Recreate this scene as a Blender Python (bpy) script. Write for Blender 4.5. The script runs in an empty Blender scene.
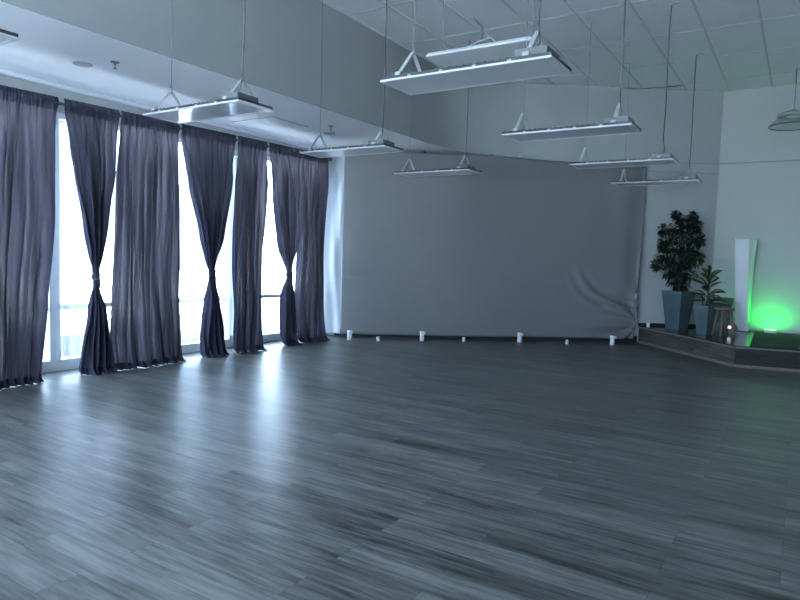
import bpy, bmesh, math, random
from mathutils import Vector, Matrix
from math import sin, cos, pi, radians, sqrt

SC = bpy.context.scene
COL = SC.collection
SC.view_settings.view_transform = 'Standard'
SC.view_settings.look = 'None'
SC.view_settings.gamma = 1.0
SC.view_settings.use_curve_mapping = False
SC.view_settings.exposure = 0.42
try:
    SC.cycles.use_denoising = True
    SC.cycles.max_bounces = 12
    SC.cycles.diffuse_bounces = 6
    SC.cycles.transparent_max_bounces = 16
    SC.cycles.caustics_reflective = False
    SC.cycles.caustics_refractive = False
    SC.cycles.sample_clamp_indirect = 8.0
except Exception:
    pass

# ------------------------------------------------------------------ tuning
SKY_COL = (0.58, 0.78, 1.0)
SKY = 12.5
H = 1.35                       # camera height
Z_CEIL, Z_SOF = 4.25, 3.05
X_WIN, X_SOF, X_R = -6.75, -4.86, 4.2
Y_BACK, Y_REAR = 11.97, -3.0
def wall_y(x): return 11.97 + 0.70 * (x + 1.30)      # the angled wall

# ------------------------------------------------------------------ materials
def nn(nt, t, **kw):
    n = nt.nodes.new(t)
    for k, v in kw.items():
        try: setattr(n, k, v)
        except Exception: pass
    return n

def mat(name, col, rough=0.6, metal=0.0, spec=0.5, noise=0.0, nscale=8.0, bump=0.0, bscale=60.0,
        coat=0.0, emit=None, estr=0.0, stretch=(1, 1, 1)):
    m = bpy.data.materials.new(name); m.use_nodes = True
    nt = m.node_tree; b = nt.nodes['Principled BSDF']
    b.inputs['Roughness'].default_value = rough
    b.inputs['Metallic'].default_value = metal
    b.inputs['Specular IOR Level'].default_value = spec
    b.inputs['Coat Weight'].default_value = coat
    tc = nn(nt, 'ShaderNodeTexCoord'); mp = nn(nt, 'ShaderNodeMapping')
    mp.inputs['Scale'].default_value = stretch
    nt.links.new(tc.outputs['Object'], mp.inputs['Vector'])
    if noise > 0:
        nz = nn(nt, 'ShaderNodeTexNoise'); nz.inputs['Scale'].default_value = nscale
        nz.inputs['Detail'].default_value = 5
        nt.links.new(mp.outputs[0], nz.inputs['Vector'])
        mx = nn(nt, 'ShaderNodeMix', data_type='RGBA')
        mx.inputs[6].default_value = tuple(max(0, c * (1 - noise)) for c in col) + (1,)
        mx.inputs[7].default_value = tuple(min(1, c * (1 + noise)) for c in col) + (1,)
        nt.links.new(nz.outputs['Fac'], mx.inputs[0])
        nt.links.new(mx.outputs[2], b.inputs['Base Color'])
    else:
        b.inputs['Base Color'].default_value = tuple(col) + (1,)
    if bump > 0:
        nb = nn(nt, 'ShaderNodeTexNoise'); nb.inputs['Scale'].default_value = bscale
        nt.links.new(mp.outputs[0], nb.inputs['Vector'])
        bp = nn(nt, 'ShaderNodeBump'); bp.inputs['Strength'].default_value = bump
        bp.inputs['Distance'].default_value = 0.01
        nt.links.new(nb.outputs['Fac'], bp.inputs['Height'])
        nt.links.new(bp.outputs[0], b.inputs['Normal'])
    if emit:
        b.inputs['Emission Color'].default_value = tuple(emit) + (1,)
        b.inputs['Emission Strength'].default_value = estr
    return m

def mat_cloth(name, col, trans_col, fac, rough=0.9, weave=0.25, see=0.0, vary=0.0):
    """woven fabric: a diffuse face, light passing through, optional open weave"""
    m = bpy.data.materials.new(name); m.use_nodes = True
    nt = m.node_tree; nt.nodes.clear()
    out = nn(nt, 'ShaderNodeOutputMaterial')
    tc = nn(nt, 'ShaderNodeTexCoord')
    nz = nn(nt, 'ShaderNodeTexNoise'); nz.inputs['Scale'].default_value = 3.0; nz.inputs['Detail'].default_value = 6
    nt.links.new(tc.outputs['Object'], nz.inputs['Vector'])
    mx = nn(nt, 'ShaderNodeMix', data_type='RGBA')
    mx.inputs[6].default_value = tuple(c * (1 - weave) for c in col) + (1,)
    mx.inputs[7].default_value = tuple(c * (1 + weave) for c in col) + (1,)
    nt.links.new(nz.outputs['Fac'], mx.inputs[0])
    d = nn(nt, 'ShaderNodeBsdfDiffuse'); nt.links.new(mx.outputs[2], d.inputs['Color'])
    t = nn(nt, 'ShaderNodeBsdfTranslucent'); t.inputs['Color'].default_value = tuple(trans_col) + (1,)
    if vary > 0:
        mp = nn(nt, 'ShaderNodeMapping'); mp.inputs['Scale'].default_value = (14, 14, .7)
        nt.links.new(tc.outputs['Object'], mp.inputs['Vector'])
        n2 = nn(nt, 'ShaderNodeTexNoise'); n2.inputs['Scale'].default_value = 1.0; n2.inputs['Detail'].default_value = 4
        nt.links.new(mp.outputs[0], n2.inputs['Vector'])
        cr_ = nn(nt, 'ShaderNodeMapRange'); cr_.inputs[1].default_value = .36; cr_.inputs[2].default_value = .64
        nt.links.new(n2.outputs['Fac'], cr_.inputs[0])
        m2 = nn(nt, 'ShaderNodeMix', data_type='RGBA')
        m2.inputs[6].default_value = tuple(c * (1 - vary) for c in trans_col) + (1,)
        m2.inputs[7].default_value = tuple(c * (1 + vary) for c in trans_col) + (1,)
        nt.links.new(cr_.outputs[0], m2.inputs[0]); nt.links.new(m2.outputs[2], t.inputs['Color'])
    a = nn(nt, 'ShaderNodeMixShader'); a.inputs[0].default_value = fac
    nt.links.new(d.outputs[0], a.inputs[1]); nt.links.new(t.outputs[0], a.inputs[2])
    last = a
    if see > 0:
        tr = nn(nt, 'ShaderNodeBsdfTransparent')
        c = nn(nt, 'ShaderNodeMixShader'); c.inputs[0].default_value = see
        nt.links.new(a.outputs[0], c.inputs[1]); nt.links.new(tr.outputs[0], c.inputs[2]); last = c
    nt.links.new(last.outputs[0], out.inputs['Surface'])
    return m

def mat_glass(name, tint=(0.95, 0.97, 1.0), gl=0.06, rough=0.02):
    m = bpy.data.materials.new(name); m.use_nodes = True
    nt = m.node_tree; nt.nodes.clear()
    out = nn(nt, 'ShaderNodeOutputMaterial')
    tr = nn(nt, 'ShaderNodeBsdfTransparent'); tr.inputs[0].default_value = tint + (1,)
    g = nn(nt, 'ShaderNodeBsdfGlossy'); g.inputs['Roughness'].default_value = rough
    mx = nn(nt, 'ShaderNodeMixShader'); mx.inputs[0].default_value = gl
    nt.links.new(tr.outputs[0], mx.inputs[1]); nt.links.new(g.outputs[0], mx.inputs[2])
    nt.links.new(mx.outputs[0], out.inputs['Surface'])
    return m

def mat_planks(name, c1, c2, rough=0.3, plank=(1.22, 0.18), axis_rot=(0, 0, 0), streak=0.45, spec=0.5, gap=0.0016):
    m = bpy.data.materials.new(name); m.use_nodes = True
    nt = m.node_tree; L = nt.links; b = nt.nodes['Principled BSDF']
    tc = nn(nt, 'ShaderNodeTexCoord'); mp = nn(nt, 'ShaderNodeMapping')
    mp.inputs['Rotation'].default_value = axis_rot
    L.new(tc.outputs['Object'], mp.inputs['Vector'])
    br = nn(nt, 'ShaderNodeTexBrick')
    br.offset = 0.37; br.offset_frequency = 2
    br.inputs['Color1'].default_value = (0, 0, 0, 1); br.inputs['Color2'].default_value = (1, 1, 1, 1)
    br.inputs['Mortar'].default_value = (0.5, 0.5, 0.5, 1)
    br.inputs['Scale'].default_value = 1.0
    br.inputs['Mortar Size'].default_value = gap
    br.inputs['Mortar Smooth'].default_value = 0.1
    br.inputs['Brick Width'].default_value = plank[0]; br.inputs['Row Height'].default_value = plank[1]
    L.new(mp.outputs[0], br.inputs['Vector'])
    # grain, drawn out along the plank, shifted from plank to plank
    sc = nn(nt, 'ShaderNodeMapping'); sc.inputs['Scale'].default_value = (2.6, 33, 33)
    L.new(mp.outputs[0], sc.inputs['Vector'])
    add = nn(nt, 'ShaderNodeVectorMath', operation='MULTIPLY_ADD')
    add.inputs[1].default_value = (37, 11, 5)
    L.new(br.outputs['Color'], add.inputs[0]); L.new(sc.outputs[0], add.inputs[2])
    n1 = nn(nt, 'ShaderNodeTexNoise'); n1.inputs['Scale'].default_value = 1.0; n1.inputs['Detail'].default_value = 7
    n1.inputs['Roughness'].default_value = 0.65
    L.new(add.outputs[0], n1.inputs['Vector'])
    sc2 = nn(nt, 'ShaderNodeMapping'); sc2.inputs['Scale'].default_value = (0.9, 7, 7)
    L.new(mp.outputs[0], sc2.inputs['Vector'])
    add2 = nn(nt, 'ShaderNodeVectorMath', operation='MULTIPLY_ADD'); add2.inputs[1].default_value = (13, 29, 7)
    L.new(br.outputs['Color'], add2.inputs[0]); L.new(sc2.outputs[0], add2.inputs[2])
    n2 = nn(nt, 'ShaderNodeTexNoise'); n2.inputs['Scale'].default_value = 1.0; n2.inputs['Detail'].default_value = 4
    L.new(add2.outputs[0], n2.inputs['Vector'])
    # factor = 0.35*plank + grain
    m1 = nn(nt, 'ShaderNodeMath', operation='MULTIPLY'); m1.inputs[1].default_value = 0.30
    sep = nn(nt, 'ShaderNodeSeparateColor'); L.new(br.outputs['Color'], sep.inputs[0]); L.new(sep.outputs[0], m1.inputs[0])
    m2 = nn(nt, 'ShaderNodeMath', operation='MULTIPLY_ADD'); m2.inputs[1].default_value = 1.6 * streak; m2.inputs[2].default_value = -0.8 * streak
    L.new(n1.outputs['Fac'], m2.inputs[0])
    m3 = nn(nt, 'ShaderNodeMath', operation='MULTIPLY_ADD'); m3.inputs[1].default_value = 1.1; m3.inputs[2].default_value = -0.55 + 0.33
    L.new(n2.outputs['Fac'], m3.inputs[0])
    s1 = nn(nt, 'ShaderNodeMath', operation='ADD'); L.new(m1.outputs[0], s1.inputs[0]); L.new(m2.outputs[0], s1.inputs[1])
    s2 = nn(nt, 'ShaderNodeMath', operation='ADD', use_clamp=True); L.new(s1.outputs[0], s2.inputs[0]); L.new(m3.outputs[0], s2.inputs[1])
    mx = nn(nt, 'ShaderNodeMix', data_type='RGBA'); mx.inputs[6].default_value = c1 + (1,); mx.inputs[7].default_value = c2 + (1,)
    L.new(s2.outputs[0], mx.inputs[0])
    dk = nn(nt, 'ShaderNodeMix', data_type='RGBA'); dk.inputs[7].default_value = tuple(c * 0.35 for c in c1) + (1,)
    L.new(br.outputs['Fac'], dk.inputs[0]); L.new(mx.outputs[2], dk.inputs[6])
    L.new(dk.outputs[2], b.inputs['Base Color'])
    rr = nn(nt, 'ShaderNodeMath', operation='MULTIPLY_ADD'); rr.inputs[1].default_value = 0.14; rr.inputs[2].default_value = rough - 0.07
    L.new(n1.outputs['Fac'], rr.inputs[0]); L.new(rr.outputs[0], b.inputs['Roughness'])
    b.inputs['Specular IOR Level'].default_value = spec
    bp = nn(nt, 'ShaderNodeBump'); bp.inputs['Strength'].default_value = 0.22; bp.inputs['Distance'].default_value = 0.002
    iv = nn(nt, 'ShaderNodeMath', operation='MULTIPLY_ADD'); iv.inputs[1].default_value = -.5
    L.new(br.outputs['Fac'], iv.inputs[0]); L.new(n1.outputs['Fac'], iv.inputs[2])
    L.new(iv.outputs[0], bp.inputs['Height']); L.new(bp.outputs[0], b.inputs['Normal'])
    return m

M = {}
M['wall'] = mat('painted_wall', (0.485, 0.50, 0.475), 0.75, noise=0.03, nscale=2, bump=0.05, bscale=180)
M['face'] = mat('shaded_soffit_face', (0.36, 0.375, 0.37), 0.75, noise=0.03, nscale=2, bump=0.05, bscale=180)  # wall paint darkened: the shade on this face is put into its colour
M['wall2'] = mat('shaded_angled_wall', (0.385, 0.402, 0.395), 0.75, noise=0.03, nscale=2, bump=0.05, bscale=180)  # wall paint darkened a little less, so the shaded face blends into it
M['soffit'] = mat('soffit_paint', (0.90, 0.905, 0.91), 0.7, noise=0.02, nscale=2)
M['tile'] = mat('ceiling_tile', (0.92, 0.925, 0.93), 0.9, noise=0.05, nscale=35, bump=0.12, bscale=140)
M['tbar'] = mat('ceiling_tbar', (0.66, 0.67, 0.68), 0.6)
M['joint'] = mat('wall_joint_grey', (0.31, 0.32, 0.32), 0.6)
M['black'] = mat('black_vinyl', (0.008, 0.008, 0.009), 0.6)
M['frame'] = mat('window_aluminium', (0.82, 0.84, 0.86), 0.4, noise=0.03)
M['glass'] = mat_glass('window_glass')
M['floor'] = mat_planks('grey_vinyl_planks', (0.012, 0.013, 0.013), (0.165, 0.168, 0.160), rough=0.36, spec=0.40, streak=1.5, gap=.0010)
M['stage_front'] = mat_planks('stage_laminate', (0.10, 0.088, 0.080), (0.24, 0.215, 0.20), rough=0.5, plank=(1.3, 0.5), streak=0.5)
M['stage_top'] = mat('stage_gloss_top', (0.016, 0.018, 0.019), 0.13, spec=0.35, noise=0.3, nscale=3)
M['stage_trim'] = mat('stage_edge_trim', (0.13, 0.105, 0.085), 0.45, noise=0.15, nscale=20)
M['mat'] = mat('rubber_mat', (0.012, 0.013, 0.014), 0.85, noise=0.3, nscale=60, bump=0.3, bscale=200)
M['curtain'] = mat_cloth('plum_grey_voile', (0.056, 0.056, 0.088), (0.038, 0.033, 0.038), 0.50, weave=0.2, vary=.8, see=.0012)
M['curtain_hem'] = mat_cloth('plum_grey_voile_doubled', (0.042, 0.042, 0.066), (0.008, 0.007, 0.009), 0.3, weave=0.2)
M['sheer'] = mat_cloth('white_sheer', (0.75, 0.78, 0.82), (0.40, 0.43, 0.47), 0.7, see=0.22, weave=0.05)
M['side'] = mat_cloth('pale_side_cloth', (0.55, 0.57, 0.6), (0.42, 0.45, 0.5), 0.45, weave=0.08)
M['backdrop'] = mat('grey_satin_backdrop', (0.152, 0.154, 0.156), 0.50, spec=0.45, noise=0.04, nscale=2.5, bump=0.04, bscale=250)
M['lamp_white'] = mat('lamp_white_enamel', (0.58, 0.59, 0.60), 0.35, noise=0.02)
M['lamp_fin'] = mat('lamp_dark_fins', (0.02, 0.02, 0.022), 0.5, noise=0.2, nscale=30)
M['lamp_lens'] = mat('lamp_acrylic_lens', (0.80, 0.81, 0.83), 0.12, spec=0.6, coat=0.3, noise=0.03, nscale=3)
M['lamp_flat'] = mat('lamp_opal_lens', (0.94, 0.945, 0.95), 0.35, noise=0.02)
M['lamp_grey'] = mat('lamp_driver_grey', (0.11, 0.12, 0.122), 0.5, noise=0.05)
M['lamp_bracket'] = mat('lamp_bracket_zinc', (0.36, 0.37, 0.37), 0.45, noise=0.05)
M['wire'] = mat('steel_wire', (0.22, 0.225, 0.23), 0.45, metal=0.3, noise=0.1, nscale=40)
M['cable'] = mat('white_flex', (0.5, 0.5, 0.5), 0.5)
M['cable_dark'] = mat('dark_flex', (0.05, 0.05, 0.055), 0.5)
M['shade'] = mat_glass('clear_shade', (0.86, 0.88, 0.88), 0.14, 0.25)
M['zinc_pot'] = mat('blue_grey_glaze', (0.055, 0.086, 0.098), 0.30, noise=0.45, nscale=5, bump=0.1, bscale=30)
M['soil'] = mat('dark_soil', (0.02, 0.015, 0.012), 0.95, noise=0.4, nscale=40, bump=0.6, bscale=60)
M['bark'] = mat('grey_bark', (0.06, 0.045, 0.035), 0.85, noise=0.3, nscale=30)
M['leaf'] = mat('ficus_leaf', (0.007, 0.016, 0.009), 0.42, noise=0.45, nscale=9)
M['leaf2'] = mat('broad_leaf_dark', (0.012, 0.032, 0.013), 0.38, noise=0.35, nscale=12)
M['leaf3'] = mat('broad_leaf_cream', (0.22, 0.27, 0.17), 0.42, noise=0.3, nscale=25)
M['wood'] = mat('worn_brown_wood', (0.13, 0.10, 0.075), 0.55, noise=0.35, nscale=14, stretch=(1, 1, 0.2))
M['dev'] = mat('black_plastic', (0.012, 0.012, 0.014), 0.4, noise=0.1)
M['dev_lens'] = mat('pink_white_lens', (0.8, 0.7, 0.72), 0.2, emit=(1.0, 0.75, 0.8), estr=0.7)
M['pylon'] = mat_cloth('white_stretch_fabric', (0.90, 0.91, 0.92), (0.6, 0.62, 0.65), 0.10, weave=0.06)
M['green'] = mat('green_led_lens', (0.1, 0.8, 0.2), 0.3, emit=(0.25, 1.0, 0.25), estr=3.0)
M['canister'] = mat('white_plastic', (0.62, 0.64, 0.65), 0.35, noise=0.03)
M['sprink'] = mat('sprinkler_metal', (0.22, 0.22, 0.23), 0.4, metal=0.6)
M['disc'] = mat('grey_disc', (0.30, 0.31, 0.33), 0.5, noise=0.05)
M['concrete'] = mat('outdoor_concrete', (0.72, 0.72, 0.70), 0.9, noise=0.12, nscale=1.5)
M['bounce_cut'] = mat('bounce_cut_dark', (0.05, 0.05, 0.052), 0.9, noise=0.3, nscale=30)  # dark tone of the added strip that soaks up ground bounce
M['house'] = mat('outdoor_stucco', (0.14, 0.145, 0.155), 0.9, noise=0.06)
M['roof'] = mat('outdoor_roof', (0.008, 0.0085, 0.010), 0.9, noise=0.15, nscale=6)
M['orange'] = mat('outdoor_brick', (0.16, 0.055, 0.02), 0.9, noise=0.2, nscale=6)
M['dkglass'] = mat('outdoor_window_glass', (0.10, 0.12, 0.15), 0.1)

# ------------------------------------------------------------------ mesh helpers
class MB:
    def __init__(s): s.bm = bmesh.new(); s.mats = []; s.mi = 0
    def use(s, m):
        if m not in s.mats: s.mats.append(m)
        s.mi = s.mats.index(m); return s
    def _f(s, vs):
        try:
            f = s.bm.faces.new(vs); f.material_index = s.mi; return f
        except ValueError: return None
    def box(s, x0, x1, y0, y1, z0, z1, mtx=None):
        P = [Vector((x, y, z)) for x in (x0, x1) for y in (y0, y1) for z in (z0, z1)]
        if mtx: P = [mtx @ p for p in P]
        v = [s.bm.verts.new(p) for p in P]
        for q in ((0, 1, 3, 2), (4, 6, 7, 5), (0, 4, 5, 1), (2, 3, 7, 6), (0, 2, 6, 4), (1, 5, 7, 3)):
            s._f([v[i] for i in q])
        return s
    def bar(s, a, b, w, h, up=(0, 0, 1)):
        a, b = Vector(a), Vector(b); d = (b - a); L = d.length; d.normalize()
        u = Vector(up); 
        if abs(u.dot(d)) > 0.98: u = Vector((1, 0, 0))
        r = d.cross(u).normalized(); u = r.cross(d)
        m = Matrix((r, d, u)).transposed().to_4x4(); m.translation = a
        return s.box(-w / 2, w / 2, 0, L, -h / 2, h / 2, m)
    def tube(s, pts, r, n=8, cap=True):
        pts = [Vector(p) for p in pts]; rs = r if isinstance(r, (list, tuple)) else [r] * len(pts)
        rings = []; prev = None
        for i, p in enumerate(pts):
            d = (pts[min(i + 1, len(pts) - 1)] - pts[max(i - 1, 0)]).normalized()
            if prev is None:
                u = Vector((0, 0, 1)) if abs(d.z) < 0.9 else Vector((1, 0, 0))
                a = d.cross(u).normalized()
            else:
                a = (prev - d * prev.dot(d)).normalized()
            prev = a; bb = d.cross(a)
            rings.append([s.bm.verts.new(p + (a * cos(2 * pi * k / n) + bb * sin(2 * pi * k / n)) * rs[i]) for k in range(n)])
        for i in range(len(rings) - 1):
            for k in range(n):
                f = s._f([rings[i][k], rings[i][(k + 1) % n], rings[i + 1][(k + 1) % n], rings[i + 1][k]])
                if f: f.smooth = True
        if cap:
            s._f(rings[0][::-1]); s._f(rings[-1])
        return s
    def lathe(s, prof, c=(0, 0, 0), n=32, cap0=True, cap1=True, sq=None, rot=0.0):
        """profile of (radius, z); n=4 gives a square section"""
        rings = []
        for r, z in prof:
            rings.append([s.bm.verts.new((c[0] + r * cos(2 * pi * (k + .5) / n + rot), c[1] + r * sin(2 * pi * (k + .5) / n + rot), c[2] + z)) for k in range(n)])
        for i in range(len(rings) - 1):
            for k in range(n):
                f = s._f([rings[i][k], rings[i][(k + 1) % n], rings[i + 1][(k + 1) % n], rings[i + 1][k]])
                if f and n > 8: f.smooth = True
        if cap0: s._f(rings[0][::-1])
        if cap1: s._f(rings[-1])
        return s
    def grid(s, P, smooth=True, close=False):
        V = [[s.bm.verts.new(p) for p in row] for row in P]
        for i in range(len(V) - 1):
            for j in range(len(V[0]) - 1):
                f = s._f([V[i][j], V[i][j + 1], V[i + 1][j + 1], V[i + 1][j]])
                if f: f.smooth = smooth
        return s
    def prism(s, poly, z0, z1):
        a = [s.bm.verts.new((x, y, z0)) for x, y in poly]; b = [s.bm.verts.new((x, y, z1)) for x, y in poly]
        n = len(poly)
        s._f(a[::-1]); s._f(b)
        for i in range(n): s._f([a[i], a[(i + 1) % n], b[(i + 1) % n], b[i]])
        return s
    def build(s, name, m=None, parent=None, bevel=0.0, recalc=True):
        if recalc: bmesh.ops.recalc_face_normals(s.bm, faces=s.bm.faces[:])
        me = bpy.data.meshes.new(name); s.bm.to_mesh(me); s.bm.free()
        if s.mats:
            for q in s.mats: me.materials.append(q)
        elif m: me.materials.append(m)
        o = bpy.data.objects.new(name, me); COL.objects.link(o)
        if parent: o.parent = parent
        if bevel > 0:
            b = o.modifiers.new('bevel', 'BEVEL'); b.width = bevel; b.segments = 2; b.limit_method = 'ANGLE'
        return o

def tag(o, label, cat, group=None):
    o['label'] = label; o['category'] = cat
    if group: o['group'] = group
    return o
def thing(name, label, cat, loc=(0, 0, 0), rz=0.0, group=None):
    o = bpy.data.objects.new(name, None); COL.objects.link(o)
    o.location = loc; o.rotation_euler = (0, 0, rz); o.empty_display_size = 0.1
    return tag(o, label, cat, group)
def struct(o): o['kind'] = 'structure'; return o
def copy_tree(o, parent=None):
    c = o.copy(); COL.objects.link(c)
    if parent: c.parent = parent
    for ch in [q for q in bpy.data.objects if q.parent == o]: copy_tree(ch, c)
    return c

# ------------------------------------------------------------------ room shell
b = MB(); b.box(X_WIN - .15, X_R, Y_REAR, Y_BACK + .3, -0.12, 0.0); struct(b.build('floor', M['floor']))

# window wall with four glazed bays
BAYS = [(-1.25, 1.19), (1.25, 3.69), (3.75, 6.19), (6.25, 8.06)]
ZB, ZT = 0.03, 2.72
b = MB()
b.box(X_WIN - .15, X_WIN, Y_REAR, BAYS[0][0] - .03, 0, Z_CEIL)
b.box(X_WIN - .15, X_WIN, BAYS[0][0] - .03, 8.09, ZT + .03, Z_CEIL)
b.box(X_WIN - .15, X_WIN, 8.09, 8.6, 0, Z_CEIL)
struct(b.build('wall_left', M['wall']))
for i, (y0, y1) in enumerate(BAYS):
    b = MB(); xa, xb = X_WIN - .11, X_WIN + .03
    b.box(xa, xb, y0 - .03, y1 + .03, 0, .12)                 # bottom rail
    b.box(xa, xb, y0 - .03, y1 + .03, ZT - .03, ZT + .03)      # head
    b.box(xa, xb, y0 - .03, y0 + .03, .12, ZT - .03)
    b.box(xa, xb, y1 - .03, y1 + .03, .12, ZT - .03)
    b.box(xa + .03, xb - .02, y0 + .03, y1 - .03, .66, .715)     # mid rail
    w = b.build('window_%d' % (i + 1), M['frame'], bevel=.003); struct(w)
    g = MB(); g.box(X_WIN - .05, X_WIN - .044, y0 + .03, y1 - .03, .12, .66)
    g.box(X_WIN - .05, X_WIN - .044, y0 + .03, y1 - .03, .715, ZT - .03)
    g.build('glass_pane', M['glass'], w)

# angled wall behind the backdrop, back wall, right wall, rear wall
def slab(name, p, q, z0, z1, t, m):
    p, q = Vector((p[0], p[1], 0)), Vector((q[0], q[1], 0)); d = (q - p).normalized(); n = Vector((-d.y, d.x, 0))
    poly = [p, q, q + n * t, p + n * t]
    bb = MB(); bb.prism([(v.x, v.y) for v in poly], z0, z1); return struct(bb.build(name, m))
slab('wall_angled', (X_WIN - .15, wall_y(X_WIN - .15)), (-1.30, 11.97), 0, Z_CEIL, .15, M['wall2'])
slab('wall_back', (-1.30, Y_BACK), (X_R, Y_BACK), 0, Z_CEIL, .15, M['wall'])
slab('wall_right', (X_R, Y_BACK + .15), (X_R, Y_REAR), 0, Z_CEIL, .15, M['wall'])
# rear wall (behind the camera) with two windows added to brighten the room
FILL_WIN = [(-6.4, -1.6), (-1.2, 1.6)]
b = MB()
xs = [X_WIN - .15] + [v for w in FILL_WIN for v in w] + [X_R]
for k in range(0, len(xs), 2): b.box(xs[k], xs[k + 1], Y_REAR - .15, Y_REAR, 0, Z_CEIL)
for (a, c) in FILL_WIN:
    b.box(a, c, Y_REAR - .15, Y_REAR, 3.3, Z_CEIL); b.box(a, c, Y_REAR - .15, Y_REAR, 0, .2)
struct(b.build('wall_rear', M['wall']))
for i, (a, c) in enumerate(FILL_WIN):
    b = MB()
    for (u0, u1) in ((a, a + .05), ((a + c) / 2 - .03, (a + c) / 2 + .03), (c - .05, c)): b.box(u0, u1, Y_REAR - .11, Y_REAR - .03, .2, 3.3)
    b.box(a, c, Y_REAR - .11, Y_REAR - .03, .2, .26); b.box(a, c, Y_REAR - .11, Y_REAR - .03, 3.24, 3.3)
    w = struct(b.build('window_%d' % (5 + i), M['frame']))
    g = MB(); g.box(a + .02, c - .02, Y_REAR - .075, Y_REAR - .07, .23, 3.27); g.build('glass_pane', M['glass'], w)

# main ceiling of lay-in tiles, T-bars, and the lower soffit along the windows
b = MB(); b.box(X_SOF - .1, X_R + .15, Y_REAR - .15, Y_BACK + .3, Z_CEIL, Z_CEIL + .1); struct(b.build('ceiling', M['tile']))
b = MB()
x = -4.26
k = 0
while x < X_R:
    ymax = Y_BACK if x > -1.3 else wall_y(x)
    b.box(x - .012, x + .012, Y_REAR, ymax, Z_CEIL - .006, Z_CEIL + .002); x += .61
y = 7.51 - 1.22 * 8
while y < Y_BACK:
    xmin = X_SOF if y < 9.4 else max(X_SOF, -1.30 + (y - 11.97) / .70)
    b.box(xmin, X_R, y - .0075, y + .0075, Z_CEIL - .004, Z_CEIL + .002); y += 1.22
b.box(X_SOF, X_SOF + .022, Y_REAR, 9.48, Z_CEIL - .02, Z_CEIL)       # wall angle
struct(b.build('trim_1', M['tbar']))
yc0 = wall_y(X_SOF)
b = MB(); b.prism([(X_WIN, Y_REAR), (X_SOF, Y_REAR), (X_SOF, wall_y(X_SOF)), (X_WIN, wall_y(X_WIN))], Z_SOF, Z_CEIL)
struct(b.build('ceiling_soffit', M['soffit']))
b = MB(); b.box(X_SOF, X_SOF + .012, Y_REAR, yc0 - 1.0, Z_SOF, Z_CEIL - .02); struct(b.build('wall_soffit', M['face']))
b = MB(); b.box(X_WIN, X_WIN + .07, Y_REAR, 8.1, Z_SOF - .045, Z_SOF); struct(b.build('trim_5', M['soffit'], bevel=.012))
R_ = 1.9; T_ = R_ * math.tan(radians(27.5)); yc = wall_y(X_SOF)
dch = Vector((1, .70)).normalized(); cx, cy = X_SOF + R_, yc - T_
b = MB(); P = []
for k in range(25):
    a = pi - radians(55) * k / 24
    P.append([Vector((cx + R_ * cos(a), cy + R_ * sin(a), z)) for z in (Z_SOF, Z_CEIL)])
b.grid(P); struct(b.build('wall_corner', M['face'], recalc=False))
b = MB(); b.prism([(X_SOF - .01, yc + .02)] + [(p[0].x, p[0].y) for p in P][::-1], Z_SOF, Z_SOF + .02)
struct(b.build('ceiling_soffit_corner', M['soffit']))
# long joints in the painted walls
b = MB(); b.box(-1.30, X_R, Y_BACK - .008, Y_BACK, 3.045, 3.068); struct(b.build('trim_2', M['joint']))
def along(u0, u1, off0, off1, z0, z1, name, m):
    d = Vector((1, .70, 0)).normalized(); n = Vector((d.y, -d.x, 0)); o = Vector((-1.30, 11.97, 0))
    bb = MB(); P = [o + d * u0 + n * off0, o + d * u1 + n * off0, o + d * u1 + n * off1, o + d * u0 + n * off1]
    bb.prism([(p.x, p.y) for p in P], z0, z1); return struct(bb.build(name, m))
along(-1.6, 0, 0, .008, 2.885, 2.90, 'trim_3', M['joint'])
along(-1.6, 0, 0, .008, 3.045, 3.062, 'trim_4', M['joint'])
along(-6.4, -1.25, 0, .012, 0, .11, 'baseboard_angled', M['black'])
along(-1.24, -.02, 0, .012, .29, .335, 'baseboard_stage', M['black'])

# soffit fittings
t = thing('ceiling_disc', 'flush grey disc in the soffit above the widest left curtains', 'ceiling disc', (-5.79, 3.48, Z_SOF))
b = MB(); b.lathe([(.085, 0), (.085, -.006), (.07, -.010)], n=32); b.build('rim', M['disc'], t)
b = MB(); b.lathe([(.068, -.009), (.03, -.012), (.001, -.0125)], n=32, cap0=False); b.build('grille', M['disc'], t)
t0 = t
t = copy_tree(t0); t.location = (-5.75, 7.08, Z_SOF)
t['label'] = 'flush grey disc in the soffit near the grey backdrop'; t['group'] = t0['group'] = 'discs in the soffit'
def sprinkler(loc, label):
    t = thing('sprinkler_head', label, 'sprinkler', loc, group='sprinklers in the soffit')
    b = MB(); b.lathe([(.04, 0), (.038, -.006), (.012, -.010)], n=24); b.build('escutcheon', M['sprink'], t)
    b = MB(); b.tube([(0, 0, -.008), (0, 0, -.03)], .009); b.tube([(.009, 0, -.028), (.012, 0, -.045), (0, 0, -.058)], .003, 6)
    b.tube([(-.009, 0, -.028), (-.012, 0, -.045), (0, 0, -.058)], .003, 6); b.build('sprinkler_frame', M['sprink'], t)
    b = MB(); b.lathe([(.017, -.058), (.017, -.061)], n=16); b.build('deflector', M['sprink'], t)
sprinkler((-5.45, 3.585, Z_SOF), 'sprinkler head in the soffit beside the left disc')
sprinkler((-5.42, 6.706, Z_SOF), 'sprinkler head in the soffit beside the far disc near the backdrop')
t = thing('access_panel', 'flush white access panel in the soffit above the tied curtains', 'panel', (-6.1, 6.28, Z_SOF))
b = MB(); b.box(-.36, .36, -.345, .345, -.004, 0); b.build('panel_frame', M['lamp_grey'], t)
b = MB(); b.box(-.352, .352, -.337, .337, -.007, -.003); b.build('panel_door', M['soffit'], t)

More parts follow.
